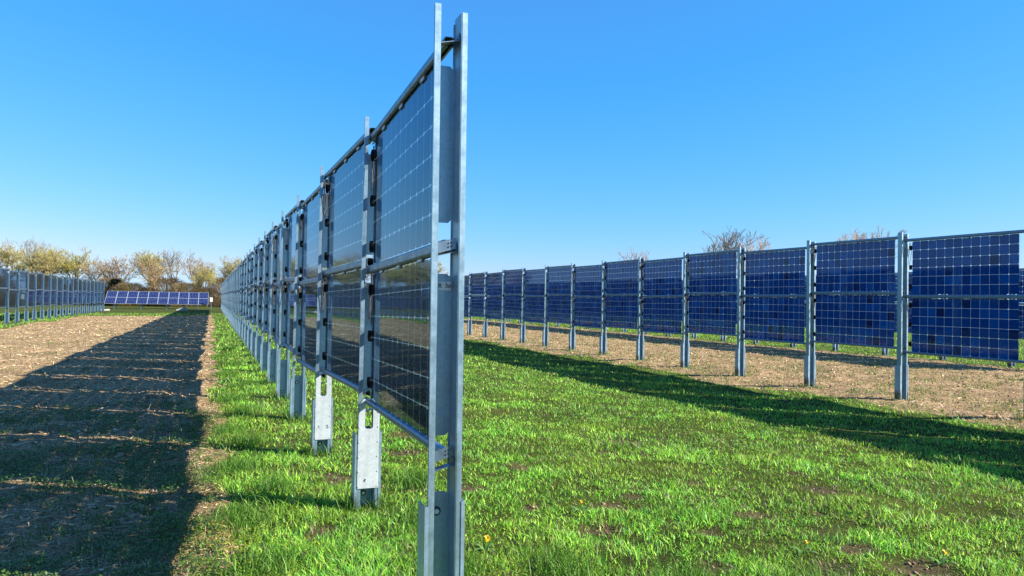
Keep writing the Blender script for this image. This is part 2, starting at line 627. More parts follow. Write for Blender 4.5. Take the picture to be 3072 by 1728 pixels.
def rivet_mesh(name):
    mb = MB()
    k = 8
    mb.prism([(.0055 * math.cos(2 * math.pi * i / k), .0055 * math.sin(2 * math.pi * i / k)) for i in range(k)], 'y', -.004, 0)
    return mb.mesh(name, BOLT)

def rail_mesh(name, h, w, length):
    """thin-walled rounded rail, slotted below, open at both ends"""
    t = .004
    out = []
    def arc(cx, cz, r, a0, a1, n=5):
        return [(cx + r * math.cos(math.radians(a0 + (a1 - a0) * i / n)), cz + r * math.sin(math.radians(a0 + (a1 - a0) * i / n))) for i in range(n + 1)]
    r = .016
    hw, hh = w / 2, h / 2
    pts = [(.008, -hh), (hw - r, -hh)] + arc(hw - r, -hh + r, r, -90, 0) + arc(hw - r, hh - r, r, 0, 90) + arc(-hw + r, hh - r, r, 90, 180) + arc(-hw + r, -hh + r, r, 180, 270) + [(-.008, -hh)]
    inner = []
    for x, z in pts:
        inner.append((x * (hw - t) / hw if abs(x) > .0081 else x, z * (hh - t) / hh))
    poly = pts + inner[::-1]
    mb = MB()
    n = len(poly)
    vs_ = [(p[0], 0, p[1]) for p in poly] + [(p[0], length, p[1]) for p in poly]
    fs = [(i, (i + 1) % n, n + (i + 1) % n, n + i) for i in range(n)]
    m_ = len(pts)
    for i in range(m_ - 1):
        fs.append((i + 1, i, n - 1 - i, n - 2 - i))
        fs.append((n + i, n + i + 1, 2 * n - 2 - i, 2 * n - 1 - i))
    mb.add(vs_, fs)
    return mb.mesh(name, GALV_DARK)

def clamp_mesh(name):
    mb = MB()
    mb.box((-.0145, -.045, -.022), (-.0055, .045, 0))
    mb.box((.0055, -.045, -.022), (.0145, .045, 0))
    return mb.mesh(name, ALU)

# module: local x thickness, y length, z height (origin: near lower corner)
ML, MH = 1.925, .963
CP, CG_Y, CG_Z = .1585, .0034, .0044
def cell_poly(c, hy, hz):
    return [(-hy + c, -hz), (hy - c, -hz), (hy, -hz + c), (hy, hz - c), (hy - c, hz), (-hy + c, hz), (-hy, hz - c), (-hy, -hz + c)]
CELLP = cell_poly(.012, (CP - CG_Y) / 2, (CP - CG_Z) / 2)
my0 = (ML - 12 * CP) / 2 + CP / 2
mz0 = (MH - 6 * CP) / 2 + CP / 2
CELL_POS = [(my0 + i * CP, mz0 + j * CP) for j in range(6) for i in range(12)]
def cell_prism(mb, poly):
    mb.prism(poly, 'x', -.00015, .00015)
    mb.m[-1] = 1                      # the face turned to +x is the darker front of the cell
    xs_ = [sum(mb.v[i][0] for i in f) / len(f) for f in mb.f[-2:]]
    mb.m[-2], mb.m[-1] = (0, 1) if xs_[0] < xs_[1] else (1, 0)
mb = MB()
cell_prism(mb, CELLP)
cell_me = mb.mesh('cell', CELL, CELL_FRONT)
def cells_joined():
    mb = MB()
    for (y, z) in CELL_POS:
        cell_prism(mb, [(p[0] + y, p[1] + z) for p in CELLP])
    return mb.mesh('cells', CELL, CELL_FRONT)
cells_me = cells_joined()
strip_mb = MB()  # strips added in clear cell gaps: no sun lines on ground, brighter grid
ya, yb = my0 - CP / 2, my0 + 11.5 * CP
za, zb_ = mz0 - CP / 2, mz0 + 5.5 * CP
for j in range(5):
    zc = mz0 + (j + .5) * CP
    strip_mb.box((-.0003, ya, zc - CG_Z / 2 + .0001), (.0003, yb, zc + CG_Z / 2 - .0001))
for i in range(11):
    yc = my0 + (i + .5) * CP
    for j in range(6):
        zc = mz0 + j * CP
        strip_mb.box((-.0002, yc - CG_Y / 2 + .0001, zc - CP / 2 + CG_Z / 2), (.0002, yc + CG_Y / 2 - .0001, zc + CP / 2 - CG_Z / 2))
strip_me = strip_mb.mesh('added_gap_strips', STRIP)
pane_me = MB().box((-.0035, 0, 0), (.0035, ML, MH)).mesh('glass_pane', GLASS)
def jbox_mesh():
    mb = MB()
    mb.prism([(-.036, -.03), (.036, -.03), (.042, -.02), (.042, .016), (.034, .022), (-.034, .022), (-.042, .016), (-.042, -.02)], 'x', -.02, .0)
    mb.prism([(-.026, -.020), (.026, -.020), (.026, .012), (-.026, .012)], 'x', -.025, -.02)
    # rotate: long side upright
    mb.v = [(x, z, y) for (x, y, z) in mb.v]
    mb.f = [tuple(reversed(f)) for f in mb.f]
    return mb.mesh('junction_box', BLACK)
jbox_me = jbox_mesh()
channel_me = post_channel_mesh('post_channel', GALV)
foot_me = foot_mesh('foot_channel', GALV_FOOT)
bolt_me = bolt_mesh('bolt')
bracket_me = bracket_mesh('bracket')
plate_me = plate_mesh('cover_plate')
rivet_me = rivet_mesh('rivet')
RL = S + .075
rail_top_me = rail_mesh('top_rail', .052, .056, RL)
rail_mid_me = rail_mesh('middle_rail', .064, .056, RL)
rail_low_me = rail_mesh('bottom_rail', .045, .05, RL)
clamp_me = clamp_mesh('clamp')

def cable_mesh(seed):
    r = random.Random(seed)
    mb = MB()
    for k in range(3):
        x = r.uniform(-.03, .02)
        y0 = r.uniform(.0, .05)
        d = r.uniform(.18, .42)
        w = r.uniform(.03, .06)
        pts = []
        for i in range(13):
            t = i / 12
            pts.append((x + r.uniform(-.003, .003) + .01 * math.sin(6 * t + k), y0 + w * (t - .5) * 2 * (1 - .5 * math.sin(math.pi * t)) * (1 if k % 2 else -1), -d * math.sin(math.pi * t) ** .8))
        mb.tube(pts, .0042, 6)
    return mb.mesh('cable', CABLE, smooth=True)
cable_mes = [cable_mesh(k) for k in range(3)]

def text_mesh(txt, size, mat):
    cu_ = bpy.data.curves.new('lettering', 'FONT')
    cu_.body = txt
    cu_.size = size
    cu_.align_x = 'CENTER'
    cu_.align_y = 'CENTER'
    cu_.extrude = .0004
    cu_.offset = size * .018
    o = bpy.data.objects.new('lettering', cu_)
    col.objects.link(o)
    dg = bpy.context.evaluated_depsgraph_get()
    me = bpy.data.meshes.new_from_object(o.evaluated_get(dg))
    bpy.data.objects.remove(o)
    bpy.data.curves.remove(cu_)
    me.materials.clear()
    me.materials.append(mat)
    return me

# z of things relative to the post's ground level (post top = TOPZ)
def add_post(x, y, z, detail, label, group, lean=(0, 0), plate=False):
    e = obj('support_post', None, None, (x, y, z), (lean[0], lean[1], 0))
    e.empty_display_size = .1
    tag(e, label, 'post', group)
    obj('post_channel', channel_me, e)
    obj('foot_channel', foot_me, e)
    if detail >= 1:
        for zz in (.545, .13):
            obj('bolt', bolt_me, e, (-.012, DEP - TH - .0012, zz))
    if detail >= 2:
        for zz in (TOPZ - .13, 1.83, .79):
            obj('bracket', bracket_me, e, (0, 0, zz))
    if plate:
        p = obj('cover_plate', plate_me, e)
        for i in range(6):
            for sx in (-1, 1):
                obj('rivet', rivet_me, p, (sx * .072, -.0105, .205 + i * .112))
        return e, p
    return e, None

def add_bay(p0, p1, low, detail, sep, rowname, bay, up_l, lo_l, rl, group):
    """rails and two modules between post origins p0 and p1"""
    p0, p1 = Vector(p0), Vector(p1)
    d = p1 - p0
    yaw = -math.atan2(d.x, d.y)
    slope = math.atan2(d.z, math.hypot(d.x, d.y))
    rot = (slope, 0, yaw)
    M = Matrix.Translation(p0) @ Matrix.Rotation(yaw, 4, 'Z') @ Matrix.Rotation(slope, 4, 'X')
    dz = -.03 if low else .03
    zt = TOPZ - .075 + dz           # top of the top rail
    g_up = zt - .048                 # top of the upper glass
    g_lo = g_up - MH - .066
    z_mid = g_up - MH - .033
    z_bot = g_lo - MH - .012
    xs = 0.0
    for nm, me, zc, word in (('top_rail', rail_top_me, zt - .026, 'top'), ('middle_rail', rail_mid_me, z_mid, 'middle'), ('bottom_rail', rail_low_me, z_bot, 'bottom')):
        o = obj(nm, me, None, M @ Vector((xs, .03, zc)), rot)
        tag(o, rl % word, 'rail', '%s rails of the %s' % (word, group))
        if detail >= 2 and word != 'bottom':
            for yy in (.55, 1.13, 1.72):
                obj('clamp', clamp_me, o, (0, yy - .03, -.024))
    for nm, zb, lab in (('upper', g_up - MH, up_l), ('lower', g_lo - MH, lo_l)):
        e = obj('solar_panel', None, None, M @ Vector((xs, (.21 + .4 * (d.length - S)), zb)), rot)
        e.empty_display_size = .1
        tag(e, lab, 'solar panel', 'solar panels of the ' + group)
        obj('glass_pane', pane_me, e)
        st_ = obj('added_gap_strips', strip_me, e)
        st_['kind'] = 'stuff'
        if sep:
            for (yy, zz) in CELL_POS:
                obj('cell', cell_me, e, (0, yy, zz))
        else:
            c = obj('cells', cells_me, e)
            c['kind'] = 'stuff'
        if detail >= 1:
            for zz in (.14, .49, .84):
                obj('junction_box', jbox_me, e, (0, ML + .018, zz))
            if detail >= 2:
                obj('cable', cable_mes[bay % 3], e, (0, ML + .045, .93 if nm == 'upper' else .97))

jr = random.Random(5)
def jit(a):
    return jr.uniform(-a, a)

# -- middle row
X1 = .4507 * S + LIP + W2
Y1 = 1.5472 * S
DX1 = [-.019, .045, .01, -.005, 0, 0]
DZ1 = [.022, -.02, -.045, -.06, -.03, .0, .005, .03, .025, .015, .03, .035]
NB1 = 41
zr1 = .024
posts1 = []
for i in range(NB1 + 1):
    dx = DX1[i] if i < len(DX1) else jit(.006)
    dz = DZ1[i] if i < len(DZ1) else .02 + .02 * math.sin(i * .7) + jit(.012)
    posts1.append((X1 + dx, Y1 + i * S, zr1 + dz))
for i, p in enumerate(posts1):
    det = 2 if i < 9 else (1 if i < 16 else 0)
    if i == 0:
        lab = 'nearest tall galvanized post, with R 3d sign, at the end of the middle row'
    elif i in (1, 2):
        lab = 'galvanized post with bright riveted foot plate, %s in the middle row' % nth(i + 1)
    else:
        lab = 'galvanized steel post, %s from the near end of the middle row' % nth(i + 1)
    e, pl = add_post(p[0], p[1], p[2], det, lab, 'posts of the middle row', (jit(.003), jit(.004)), plate=i in (1, 2))
    if i == 0:
        eb_me = end_bracket_mesh('end_bracket')
        obj('end_bracket', eb_me, e, (0, 0, 1.851))
        obj('end_bracket', eb_me, e, (0, 0, .843))
        sg = obj('sign_plate', MB().box((-.034, -.003, -.022), (.034, 0, .022)).mesh('sign_plate', SIGN), e, (.014, DEP - TH - .0025, 1.655))
        sg['label'] = 'small white sign reading R 3d'
        obj('lettering', text_mesh('R  3d', .03, INK), sg, (0, -.0035, 0), (math.pi / 2, 0, 0))
    if i == 1:
        obj('lettering', text_mesh('8', .03, INK), pl, (-.025, -.0112, .25), (math.pi / 2, .4, 0))
    if i == 2:
        obj('lettering', text_mesh('1+', .03, INK), pl, (-.04, -.0112, .32), (math.pi / 2, -math.pi / 2, 0))
        obj('lettering', text_mesh('D4', .03, INK), pl, (.045, -.0112, .32), (math.pi / 2, -math.pi / 2, 0))
for i in range(NB1):
    det = 2 if i < 7 else (1 if i < 12 else 0)
    add_bay(posts1[i], posts1[i + 1], i % 2 == 0, det, i < 3, 'middle row', i,
            'upper dark solar panel in the %s bay of the middle row' % nth(i + 1),
            'lower dark solar panel in the %s bay of the middle row' % nth(i + 1),
            'grey steel %%s rail across the %s bay of the middle row' % nth(i + 1), 'middle row')

# -- right-hand row: index 0 is the post just outside the right edge of the picture
XR = 5.216 * S + LIP + W2 + .05
YR = 4.4126 * S
zrr = -.02
NR0, NR1 = -4, 24
postsR = {}
for i in range(NR0, NR1 + 1):
    postsR[i] = (XR + jit(.006), YR + i * S * 1.002 - (.10 if i < 0 else 0), zrr + .008 + .015 * math.sin(i * .9) + jit(.008))
def rn(i):
    return i + 2    # post -1 stands at the right edge of the picture
for i, p in postsR.items():
    if i < -1:
        lab = 'steel post of the right-hand row, %s beyond the right edge of the view' % nth(-1 - i)
    else:
        lab = 'galvanized post, %s from the right edge in the right-hand row' % nth(rn(i))
    det = 2 if i < 8 else (1 if i < 12 else 0)
    add_post(p[0], p[1], p[2], det, lab, 'posts of the right-hand row', (jit(.003), jit(.004)))
for i in range(NR0, NR1):
    det = 2 if -2 < i < 6 else (1 if i < 11 else 0)
    if i < -1:
        w = '%s bay beyond the picture edge, right-hand row' % nth(-1 - i)
    else:
        w = '%s bay from the right edge, right-hand row' % nth(i + 2)
    add_bay(postsR[i], postsR[i + 1], i % 2 != 0, det, -2 < i < 4, 'right-hand row', i,
            'upper deep blue solar panel in the ' + w, 'lower deep blue solar panel in the ' + w,
            'steel %s rail in the ' + w, 'right-hand row')

# -- left-hand row, ends before the tilted array
XL = -4.5693 * S - LIP - W2
YL = 21.21 * S
postsL = [(XL + jit(.006), YL + (i - 2) * S, -.05 + .012 * math.sin(i * 1.1) + jit(.008)) for i in range(20)]
for i, p in enumerate(postsL):
    add_post(p[0], p[1], p[2], 0, 'pale steel post, %s from the far end of the left-hand row' % nth(20 - i), 'posts of the left-hand row', (jit(.004), jit(.006)))
for i in range(19):
    w = '%s bay from the far end of the left-hand row' % nth(19 - i)
    add_bay(postsL[i], postsL[i + 1], i % 2 == 0, 0, False, 'left-hand row', i, 'upper dark solar panel in the ' + w, 'lower dark solar panel in the ' + w,
            'pale steel %s rail in the ' + w, 'left-hand row')

# -- row behind the right-hand row: only its feet and its shadow show
XB = 21.9
postsB = [(XB + jit(.006), 12.4 + i * S, -.04 + jit(.01)) for i in range(22)]
for i, p in enumerate(postsB):
    add_post(p[0], p[1], p[2], 0, 'steel post behind the right-hand row, %s along the hindmost row' % nth(i + 1), 'posts of the hindmost row', (jit(.003), jit(.004)))
for i in range(21):
    w = '%s bay of the hindmost row, behind the right-hand row' % nth(i + 1)
    add_bay(postsB[i], postsB[i + 1], i % 2 == 0, 0, False, 'hindmost row', i, 'upper solar panel in the ' + w, 'lower solar panel in the ' + w,
            'steel %s rail in the ' + w, 'hindmost row')

# ------------------------------------------------------------------ tilted array beyond the left-hand row
def at(px, py, depth):
    return Vector((0, 0, EYE)) + (fw + cr * ((px - 1536) / 2214.8) - cu * ((py - 864) / 2214.8)) * depth
A0 = at(312, 914, 88)
along = Vector((1, 0, 0))
LEN = 11.5
along.normalize()
back = Vector((-along.y, along.x, 0))
if back.y < 0:
    back = -back
NC = 10
mw = LEN / NC
TILT = math.radians(27)
ms = 1.67
low_z = .58
tbl_o = Vector((A0.x, A0.y, low_z))
yawT = math.atan2(along.y, along.x)
def tframe_mesh():
    mb = MB()
    w, h, t, d = mw - .02, ms - .02, .032, .035
    mb.box((0, 0, -d), (w, t, 0))
    mb.box((0, h - t, -d), (w, h, 0))
    mb.box((0, t, -d), (t, h - t, 0))
    mb.box((w - t, t, -d), (w, h - t, 0))
    return mb.mesh('frame', ALU)
def tback_mesh():
    w, h, t = mw - .02, ms - .02, .032
    return MB().box((t, t, -.02), (w - t, h - t, -.008)).mesh('backsheet', ALU)
def tcells_mesh():
    mb = MB()
    w, h, t = mw - .02 - .084, ms - .02 - .084, .042
    cx, cy = w / 6, h / 4
    for i in range(6):
        for j in range(4):
            mb.box((t + i * cx + .006, t + j * cy + .009, -.0075), (t + (i + 1) * cx - .006, t + (j + 1) * cy - .009, -.005))
    return mb.mesh('cells', POLY)
tf_me, tb_me, tc_me = tframe_mesh(), tback_mesh(), tcells_mesh()
RT = Matrix.Rotation(yawT, 4, 'Z') @ Matrix.Rotation(TILT, 4, 'X')
for r_ in range(2):
    for c in range(NC):
        e = obj('framed_solar_panel', None)
        e.matrix_world = Matrix.Translation(tbl_o) @ RT @ Matrix.Translation((c * mw, r_ * ms, 0))
        e.empty_display_size = .1
        tag(e, 'blue framed solar panel, %s row, %s from the left in the far tilted array' % (('lower', 'upper')[r_], nth(c + 1)), 'solar panel', 'panels of the tilted array')
        obj('frame', tf_me, e)
        obj('backsheet', tb_me, e)
        o = obj('cells', tc_me, e)
        o['kind'] = 'stuff'
rk = obj('panel_rack', None, None, (tbl_o.x, tbl_o.y, -.06), (0, 0, yawT))
tag(rk, 'galvanized rack on legs carrying the far tilted array', 'rack')
hl = 2 * ms * math.sin(TILT)
dl = 2 * ms * math.cos(TILT)
beam_me = MB().box((0, -.03, -.05), (LEN, .03, .05)).mesh('purlin', GALV)
for k in (.16, .36, .64, .84):
    obj('purlin', beam_me, rk, (0, dl * k, low_z + .06 + hl * k - .1))
fl_h, bl_h = low_z + .06 + hl * .16 - .1, low_z + .06 + hl * .84 - .1
fl_me = MB().box((-.04, -.04, -.3), (.04, .04, fl_h)).mesh('front_leg', GALV)
bl_me = MB().box((-.04, -.04, -.3), (.04, .04, bl_h)).mesh('rear_leg', GALV)
for c in (.9, 3.4, 5.9, 8.9):
    obj('front_leg', fl_me, rk, (c * mw, dl * .16, 0))
    obj('rear_leg', bl_me, rk, (c * mw, dl * .84, 0))
# inverter box on its stand at the right-hand end of the array
ic = at(634, 902, 92)
ib = obj('inverter_box', None, None, (ic.x, ic.y, -.06), (0, 0, yawT))
tag(ib, 'small white inverter box on a stand at the array end', 'electrical box')
obj('cabinet', MB().box((-.16, -.1, 1.0), (.16, .1, 1.55)).mesh('cabinet', WHITE), ib)
obj('stand', MB().box((-.03, -.03, -.3), (.03, .03, 1.0)).mesh('stand', GALV), ib)
# pale slabs lying in the grass
def slab(px, py, depth, sx, sy, sz, tilt, label):
    p = at(px, py, depth)
    mb = MB()
    mb.add([(-sx, -sy, -.1), (sx, -sy, -.1), (sx * .9, sy, -.1), (-sx * .95, sy, -.1), (-sx * .95, -sy * .92, sz * .35), (sx * .95, -sy * .95, sz), (sx * .85, sy * .9, sz), (-sx * .9, sy * .95, sz * .35)],
           [(0, 3, 2, 1), (4, 5, 6, 7), (0, 1, 5, 4), (1, 2, 6, 5), (2, 3, 7, 6), (3, 0, 4, 7)])
    o = obj('concrete_slab', mb.mesh('concrete_slab', CONC), None, (p.x, p.y, -.06), (0, 0, tilt))
    tag(o, label, 'slab')
slab(545, 932, 82, .55, .35, .5, yawT, 'pale wedge-shaped concrete slab under the right end of the tilted array')
slab(312, 938, 78, .5, .3, .18, .3, 'flat pale concrete slab at the far end of the left-hand row')

# ------------------------------------------------------------------ trees
def tree_meshes(seed, h, spread, kind, dense=1.0):
    """returns trunk mesh, crown mesh; height h, bare with buds"""
    r = random.Random(seed)
    tv, tfc, tcol = [], [], []
    wv, wf, wcol = [], [], []
    tips = []
    bark = {'yellow': (.42, .34, .2), 'brown': (.42, .31, .21), 'grey': (.42, .38, .33), 'pale': (.52, .42, .36)}[kind]
    tw = .016 if kind in ('yellow', 'brown') else .011
    def seg(v, f, c, a, b, ra, rb, k):
        d = (b - a).normalized()
        u = d.orthogonal().normalized()
        w = d.cross(u)
        n = len(v)
        for p, rr in ((a, ra), (b, rb)):
            for j in range(k):
                t = 2 * math.pi * j / k
                v.append(p + (u * math.cos(t) + w * math.sin(t)) * rr)
                s_ = r.uniform(.75, 1.2)
                c.append(tuple(x * s_ for x in bark))
        for j in range(k):
            f.append((n + j, n + (j + 1) % k, n + k + (j + 1) % k, n + k + j))
    def grow(p, d, length, rad, lev):
        nseg = 3 if lev < 3 else 2
        q = p
        dd = d
        for s_ in range(nseg):
            dd = (dd + Vector((r.gauss(0, .13), r.gauss(0, .13), r.gauss(.05, .08)))).normalized()
            e = q + dd * (length / nseg)
            ra = rad * (1 - .28 * s_ / nseg)
            rb = rad * (1 - .28 * (s_ + 1) / nseg)
            if lev <= 1:
                seg(tv, tfc, tcol, q, e, ra, rb, 6)
            else:
                seg(wv, wf, wcol, q, e, max(ra, tw), max(rb, tw * .8), 3)
            q = e
            if lev >= 1:
                for _ in range(1 if lev < 4 else 0):
                    if r.random() < .75 * dense:
                        side(q, dd, length, rb, lev)
            if lev >= 3:
                tips.append(q)
        if lev < 5:
            for _ in range(2 if lev > 0 else r.randint(3, 5)):
                side(q, dd, length, rad * .72, lev, tight=True)
    def side(q, dd, length, rad, lev, tight=False):
        if lev >= 5:
            return
        ang = r.uniform(.25, .6) if tight else r.uniform(.5, 1.0)
        ax = dd.orthogonal().normalized()
        ax.rotate(Matrix.Rotation(r.uniform(0, 6.28), 3, dd))
        nd = dd.copy()
        nd.rotate(Matrix.Rotation(ang * spread, 3, ax))
        nd.z += .16
        nd.normalize()
        grow(q, nd, length * r.uniform(.55, .82), rad * r.uniform(.5, .7), lev + 1)
    grow(Vector((0, 0, -.2)), Vector((0, 0, 1)), h * .2, h * .02, 0)
    zs = max(v.z for v in wv)
    k = h / zs
    for L_ in (tv, wv):
        for v in L_:
            v *= k
    tips = [t * k for t in tips]
    pal = {'yellow': [(.58, .52, .04), (.50, .52, .08), (.46, .48, .12), (.62, .52, .05)],
           'brown': [(.50, .31, .16), (.46, .36, .15), (.5, .40, .14)],
           'grey': [(.22, .18, .13), (.2, .17, .12)],
           'pale': [(.36, .27, .22), (.3, .24, .2)]}[kind]
    nleaf = {'yellow': 5200, 'brown': 3400, 'grey': 500, 'pale': 700}[kind]
    for _ in range(nleaf):
        t = r.choice(tips) + Vector((r.gauss(0, .18), r.gauss(0, .18), r.gauss(0, .16)))
        a = Vector((r.gauss(0, 1), r.gauss(0, 1), r.gauss(0, 1))).normalized()
        b = a.orthogonal().normalized()
        sz = r.uniform(.025, .065)
        n = len(wv)
        c = r.choice(pal)
        s_ = r.uniform(.7, 1.25)
        for v in (t - a * sz, t + b * sz * .6, t + a * sz, t - b * sz * .6):
            wv.append(v)
            wcol.append(tuple(x * s_ for x in c))
        wf.append((n, n + 1, n + 2, n + 3))
    def mk(nm, v, f, c, mat):
        return np_mesh(nm, np.array([tuple(x) for x in v]), [i for g in f for i in g], [len(g) for g in f], mat, np.array(c))
    return mk('trunk', tv, tfc, tcol, BARK_M), mk('crown', wv, wf, wcol, LEAF_M)

TV = {'yellow1': tree_meshes(1, 9, 1.0, 'yellow'), 'yellow2': tree_meshes(2, 9, 1.15, 'yellow'), 'brown1': tree_meshes(3, 9, 1.1, 'brown'), 'brown2': tree_meshes(8, 9, 1.0, 'brown', .9),
      'grey1': tree_meshes(5, 9, .75, 'grey', .75), 'pale1': tree_meshes(6, 9, .8, 'pale', .75)}
print('TREE', {k: (len(v[0].polygons), len(v[1].polygons)) for k, v in TV.items()})

def tree(kind, px, top, depth, wscale, label, group):
    p = at(px, top - 7, depth)
    hh = p.z + .1
    e = obj('bare_tree', None, None, (p.x, p.y, -.1), (0, 0, random.uniform(0, 6.28)))
    wscale *= 1.2
    e.scale = (hh / 9 * wscale, hh / 9 * wscale, hh / 9)
    tag(e, label, 'tree', group)
    obj('trunk', TV[kind][0], e)
    obj('crown', TV[kind][1], e)
G_ = 'trees along the field edge'
TREES = [('brown1', -70, 745, 118, 1.1, 'brownish budding tree at the extreme left edge of the treeline'),
         ('yellow2', 18, 733, 122, 1.0, 'yellowish budding tree at the left edge above the left-hand row'),
         ('grey1', 95, 712, 128, 1.0, 'tall bare grey tree rising above the yellow trees at left'),
         ('yellow1', 120, 752, 116, 1.0, 'yellow budding tree right in front of the tall bare grey tree'),
         ('yellow2', 168, 742, 118, 1.0, 'brightest yellow budding tree, third from the left edge'),
         ('yellow1', 245, 748, 120, 1.0, 'rounded yellow-green tree above the far half of the left-hand row'),
         ('brown2', 292, 765, 116, .9, 'small pinkish brown tree just left of the dark evergreen'),
         ('brown1', 365, 768, 118, 1.05, 'brown twiggy tree directly right of the dark evergreen'),
         ('yellow2', 430, 752, 120, 1.15, 'broad spreading tree above the middle of the tilted array'),
         ('brown2', 478, 775, 114, .9, 'smaller brown tree behind the middle right of the tilted array'),
         ('grey1', 533, 749, 119, .95, 'slender bare grey tree above the right third of the tilted array'),
         ('brown1', 590, 770, 116, .8, 'twiggy brown tree above the right end of the tilted array'),
         ('yellow1', 625, 792, 114, .8, 'low olive tree between the tilted array and the middle row'),
         ('yellow1', 682, 772, 117, .9, 'olive budding tree partly hidden by the far end of middle row'),
         ('brown2', 735, 785, 122, .9, 'brown tree hidden behind the far end of the middle row')]
for q_, (k_, px_) in enumerate((('yellow2', 800), ('brown1', 875), ('yellow1', 955), ('brown2', 1040), ('grey1', 1120), ('brown1', 1200), ('yellow1', 1270))):
    TREES.append((k_, px_, 758 + 9 * (q_ % 3), 118 + 3 * (q_ % 2), 1.1, '%s budding tree from the left among those hidden behind the middle row' % nth(q_ + 1)))
for k, px, tp, dp, ws, lab in TREES:
    tree(k, px, tp, dp, ws, lab, G_)
G2 = 'trees beyond the right-hand row'
for k, px, tp, dp, ws, lab in [('pale1', 1925, 748, 105, .8, 'small pale bare tree top showing above the right-hand row, leftmost'),
                               ('grey1', 2135, 682, 88, 1.1, 'largest bare tree standing behind the right-hand row'),
                               ('pale1', 2228, 712, 92, 1.1, 'spiky bare tree just right of the largest one behind the right-hand row'),
                               ('pale1', 2525, 692, 95, .7, 'left of two pale brush-like tree tops near the right edge'),
                               ('pale1', 2592, 680, 97, .9, 'right of two pale brush-like tree tops near the right edge')]:
    tree(k, px, tp, dp, ws, lab, G2)

# dark evergreen and low bare shrubs under the trees
def bush_mesh(seed, n, pal, twig, shape):
    r = random.Random(seed)
    v, f, c = [], [], []
    for _ in range(n):
        a, t = r.uniform(0, 6.28), r.random()
        z = t
        rad = shape(t) * math.sqrt(r.random())
        p = Vector((math.cos(a) * rad, math.sin(a) * rad, z))
        s = r.uniform(.03, .08)
        d = Vector((math.cos(a), math.sin(a), r.uniform(.2, 1.5))).normalized()
        if not twig:
            d = Vector((r.gauss(0, 1), r.gauss(0, 1), r.gauss(0, 1))).normalized()
        b = d.orthogonal().normalized()
        b.rotate(Matrix.Rotation(r.uniform(0, 6.28), 3, d))
        w = .004 if twig else s * .5
        L_ = s * (2.2 if twig else 1)
        k = len(v)
        cc = r.choice(pal)
        q = r.uniform(.7, 1.3)
        for x in (p - b * w, p + b * w, p + d * L_ + b * w * .5, p + d * L_ - b * w * .5):
            v.append(tuple(x))
            c.append(tuple(y * q for y in cc))
        f.append((k, k + 1, k + 2, k + 3))
    return np_mesh('foliage', np.array(v), [i for g in f for i in g], [4] * len(f), LEAF_M, np.array(c))
ever_me = bush_mesh(1, 5000, [(.012, .03, .018), (.018, .04, .022), (.01, .022, .016)], False, lambda t: .62 * (1 - t) ** .7 * (.75 + .25 * math.sin(14 * t)) + .05)
stem_me = MB().tube([(0, 0, -.1), (0, 0, .5), (.02, 0, .95)], [.05, .035, .01], 6).mesh('stem', mat_plain('dark_bark', (.06, .045, .035), .9))
p = at(345, 840, 112)
e = obj('evergreen_tree', None, None, (p.x, p.y, -.1))
e.scale = (5.2, 5.2, p.z + .1)
tag(e, 'dark evergreen tree just above the left end of the tilted array', 'tree')
obj('foliage', ever_me, e)
obj('stem', stem_me, e)
shrub_mes = [bush_mesh(20 + k, 5200, pal, True, lambda t: .6 * (1 - (t - .35) ** 2 * 1.6)) for k, pal in enumerate(([(.2, .14, .09), (.24, .17, .11), (.26, .2, .08)], [(.27, .2, .13), (.22, .17, .09), (.3, .23, .06)], [(.24, .15, .11), (.2, .15, .1)]))]
words = ['the far left corner', 'the left-hand row', 'the tall grey tree', 'the brightest yellow tree', 'the rounded yellow-green tree', 'the pinkish brown tree', 'the dark evergreen', 'the brown twiggy tree', 'the broad spreading tree', 'the slender grey tree', 'the array end', 'the low olive tree', 'the far end of the middle row']
sx_ = [-40, 20, 85, 150, 225, 285, 335, 390, 445, 500, 560, 615, 670]
words += ['the %s tree hidden behind the middle row' % nth(q_ + 1) for q_ in range(7)]
sx_ += [800, 875, 955, 1040, 1120, 1200, 1270]
for k, px in enumerate(sx_):
    p = at(px, 838 + 14 * ((k * 7) % 3), 111 + (k * 5) % 7)
    e = obj('bare_shrub', None, None, (p.x, p.y, -.1), (0, 0, k * 1.3))
    s = (4.2 + (k * 3) % 4 * .6)
    e.scale = (s, s, p.z + .1)
    tag(e, 'low brown leafless shrub at the foot of %s' % words[k], 'shrub', 'shrubs along the field edge')
    obj('foliage', shrub_mes[k % 3], e)
    obj('stem', stem_me, e)

# ------------------------------------------------------------------ ground cover
def sector_points(n, r_lo, r_hi, a_lo, a_hi, power=-1.0):
    """points round the camera, density falling with distance; angles clockwise from +Y"""
    u = rng.random(n)
    if abs(power + 1) < 1e-6:
        r = r_lo * (r_hi / r_lo) ** u
    else:
        q = power + 1
        r = (r_lo ** q + u * (r_hi ** q - r_lo ** q)) ** (1 / q)
    a = np.radians(a_lo + (a_hi - a_lo) * rng.random(n))
    return r * np.sin(a), r * np.cos(a), r

